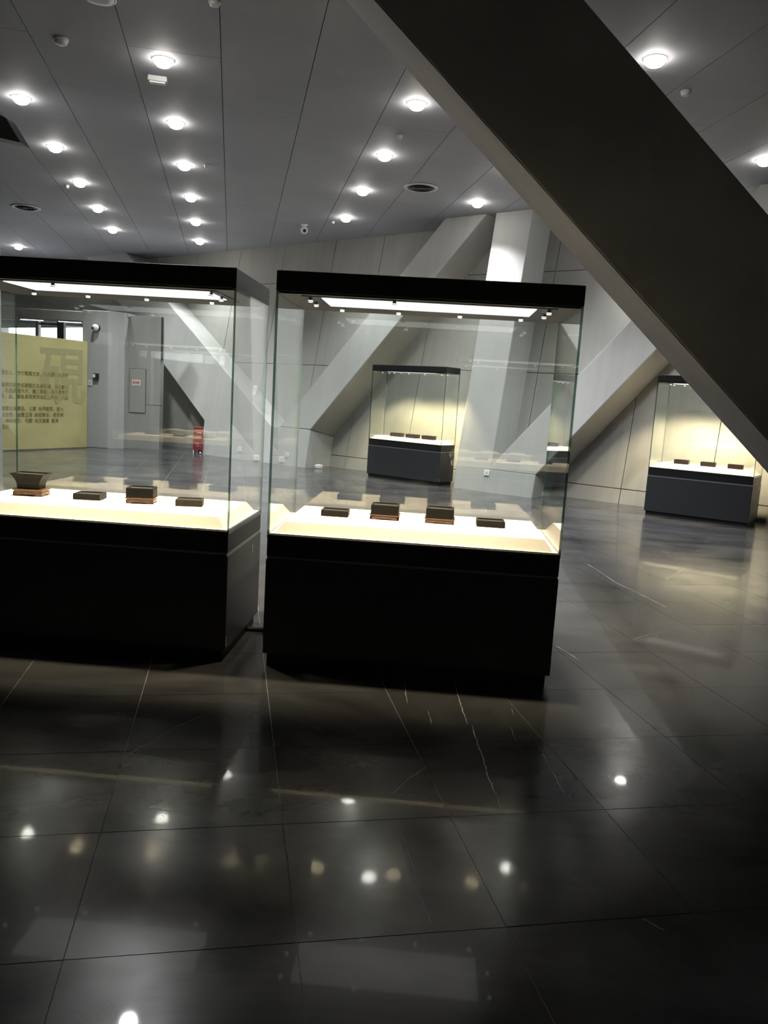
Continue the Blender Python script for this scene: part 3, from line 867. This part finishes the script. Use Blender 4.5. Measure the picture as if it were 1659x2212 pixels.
# centre case
inkstone(-0.559, 4.555, DZ, 0.02, 0.158, 0.105, 0.030, M['ink_grey'], "low grey inkstone, leftmost in the centre case")
wood_stand(-0.268, 4.565, DZ, 0.0, 0.175, 0.125, 0.032, M['wood'], "carved wooden stand under the second inkstone of the centre case")
inkstone(-0.268, 4.565, DZ + 0.032, 0.0, 0.160, 0.112, 0.046, M['ink_dark'], "black inkstone on a wooden stand, second from left in the centre case")
wood_stand(0.052, 4.562, DZ, -0.02, 0.175, 0.125, 0.032, M['wood'], "carved wooden stand under the third inkstone of the centre case")
inkstone(0.052, 4.562, DZ + 0.032, -0.02, 0.160, 0.112, 0.047, M['ink_dark'], "black inkstone on a wooden stand, third from left in the centre case")
inkstone(0.345, 4.555, DZ, 0.0, 0.162, 0.105, 0.031, M['ink_grey'], "low grey inkstone, rightmost in the centre case")
# left case
wood_stand(-2.386, 4.53, DZ, 0.05, 0.180, 0.115, 0.042, M['wood_amber'], "amber wooden stand under the flared inkstone in the left case")
inkstone(-2.386, 4.53, DZ + 0.042, 0.05, 0.200, 0.125, 0.078, M['ink_dark'], "tall flared black inkstone with splayed rim in the left case", flare=1.0)
inkstone(-2.03, 4.535, DZ, 0.08, 0.158, 0.110, 0.031, M['ink_grey'], "low grey inkstone, second from left in the left case")
wood_stand(-1.715, 4.535, DZ, 0.16, 0.165, 0.125, 0.037, M['wood'], "carved wooden stand under the third inkstone of the left case")
inkstone(-1.715, 4.535, DZ + 0.037, 0.16, 0.155, 0.115, 0.047, M['ink_dark'], "black inkstone on a stand, third from left in the left case")
inkstone(-1.43, 4.555, DZ, 0.20, 0.155, 0.105, 0.033, M['ink_tan'], "low tan inkstone, rightmost in the left case")
# far cases: three in each
def far_stones(root, w, d, k, m, where, names, wd, hh):
    Mx = Matrix.Translation(root.location) @ Matrix.Rotation(root.rotation_euler.z, 4, 'Z')
    for q, fx in enumerate(names[1]):
        p = Mx @ Vector((w * fx, d * names[2], 0))
        inkstone(p.x, p.y, (ZT + .06) * k, root.rotation_euler.z + 0.05, wd, 0.11, hh, m, "%s inkstone in the %s" % (names[0][q], where))
far_stones(case_a, 1.60, 0.46, 0.975, M['ink_plum'], "far case behind the centre glass", (("left small plum-brown", "middle small plum-brown", "right small plum-brown"), (0.28, 0.50, 0.72), 0.6), 0.235, 0.06)
far_stones(case_b, 1.43, 0.70, 0.967, M['ink_plum'], "far right case beside the beam", (("left small dark", "middle small dark", "right small dark"), (0.26, 0.52, 0.78), 0.55), 0.20, 0.055)
for cs, where in ((case_d, "first case behind the viewer"), (case_e, "second case behind the viewer")):
    far_stones(cs, 1.57, 0.8, 1.0, M['ink_grey'], where, (("left grey", "middle grey", "right grey"), (0.25, 0.5, 0.75), 0.55), 0.16, 0.04)

# ------------------------------------------------------------------ loose things on the floor
bm = bmesh.new(); tube(bm, [(-1.25, 4.72, 0.013), (-1.12, 4.70, 0.013), (-1.0, 4.715, 0.013), (-0.9, 4.72, 0.013), (-0.75, 4.70, 0.013)], 0.013, 10)
o = new_mesh_obj("power_cable", bm, M['rubber'], None, True)
tag(o, "black power cable lying between the two near cases", "cable")
def floor_box(x, y, label):
    r = empty("floor_outlet", (x, y, 0), math.radians(-31.7)); tag(r, label, "socket")
    boxo("housing", (-0.06, 0.06, -0.05, 0.05, 0.0, 0.075), M['white'], r, 0.01, 2)
    boxo("plug", (-0.10, -0.055, -0.025, 0.025, 0.02, 0.055), M['white'], r, 0.006, 1)
floor_box(-2.28, 15.50, "small white floor outlet at the V column's right foot")
floor_box(1.82, 13.25, "small white floor outlet at the foot of the second column")
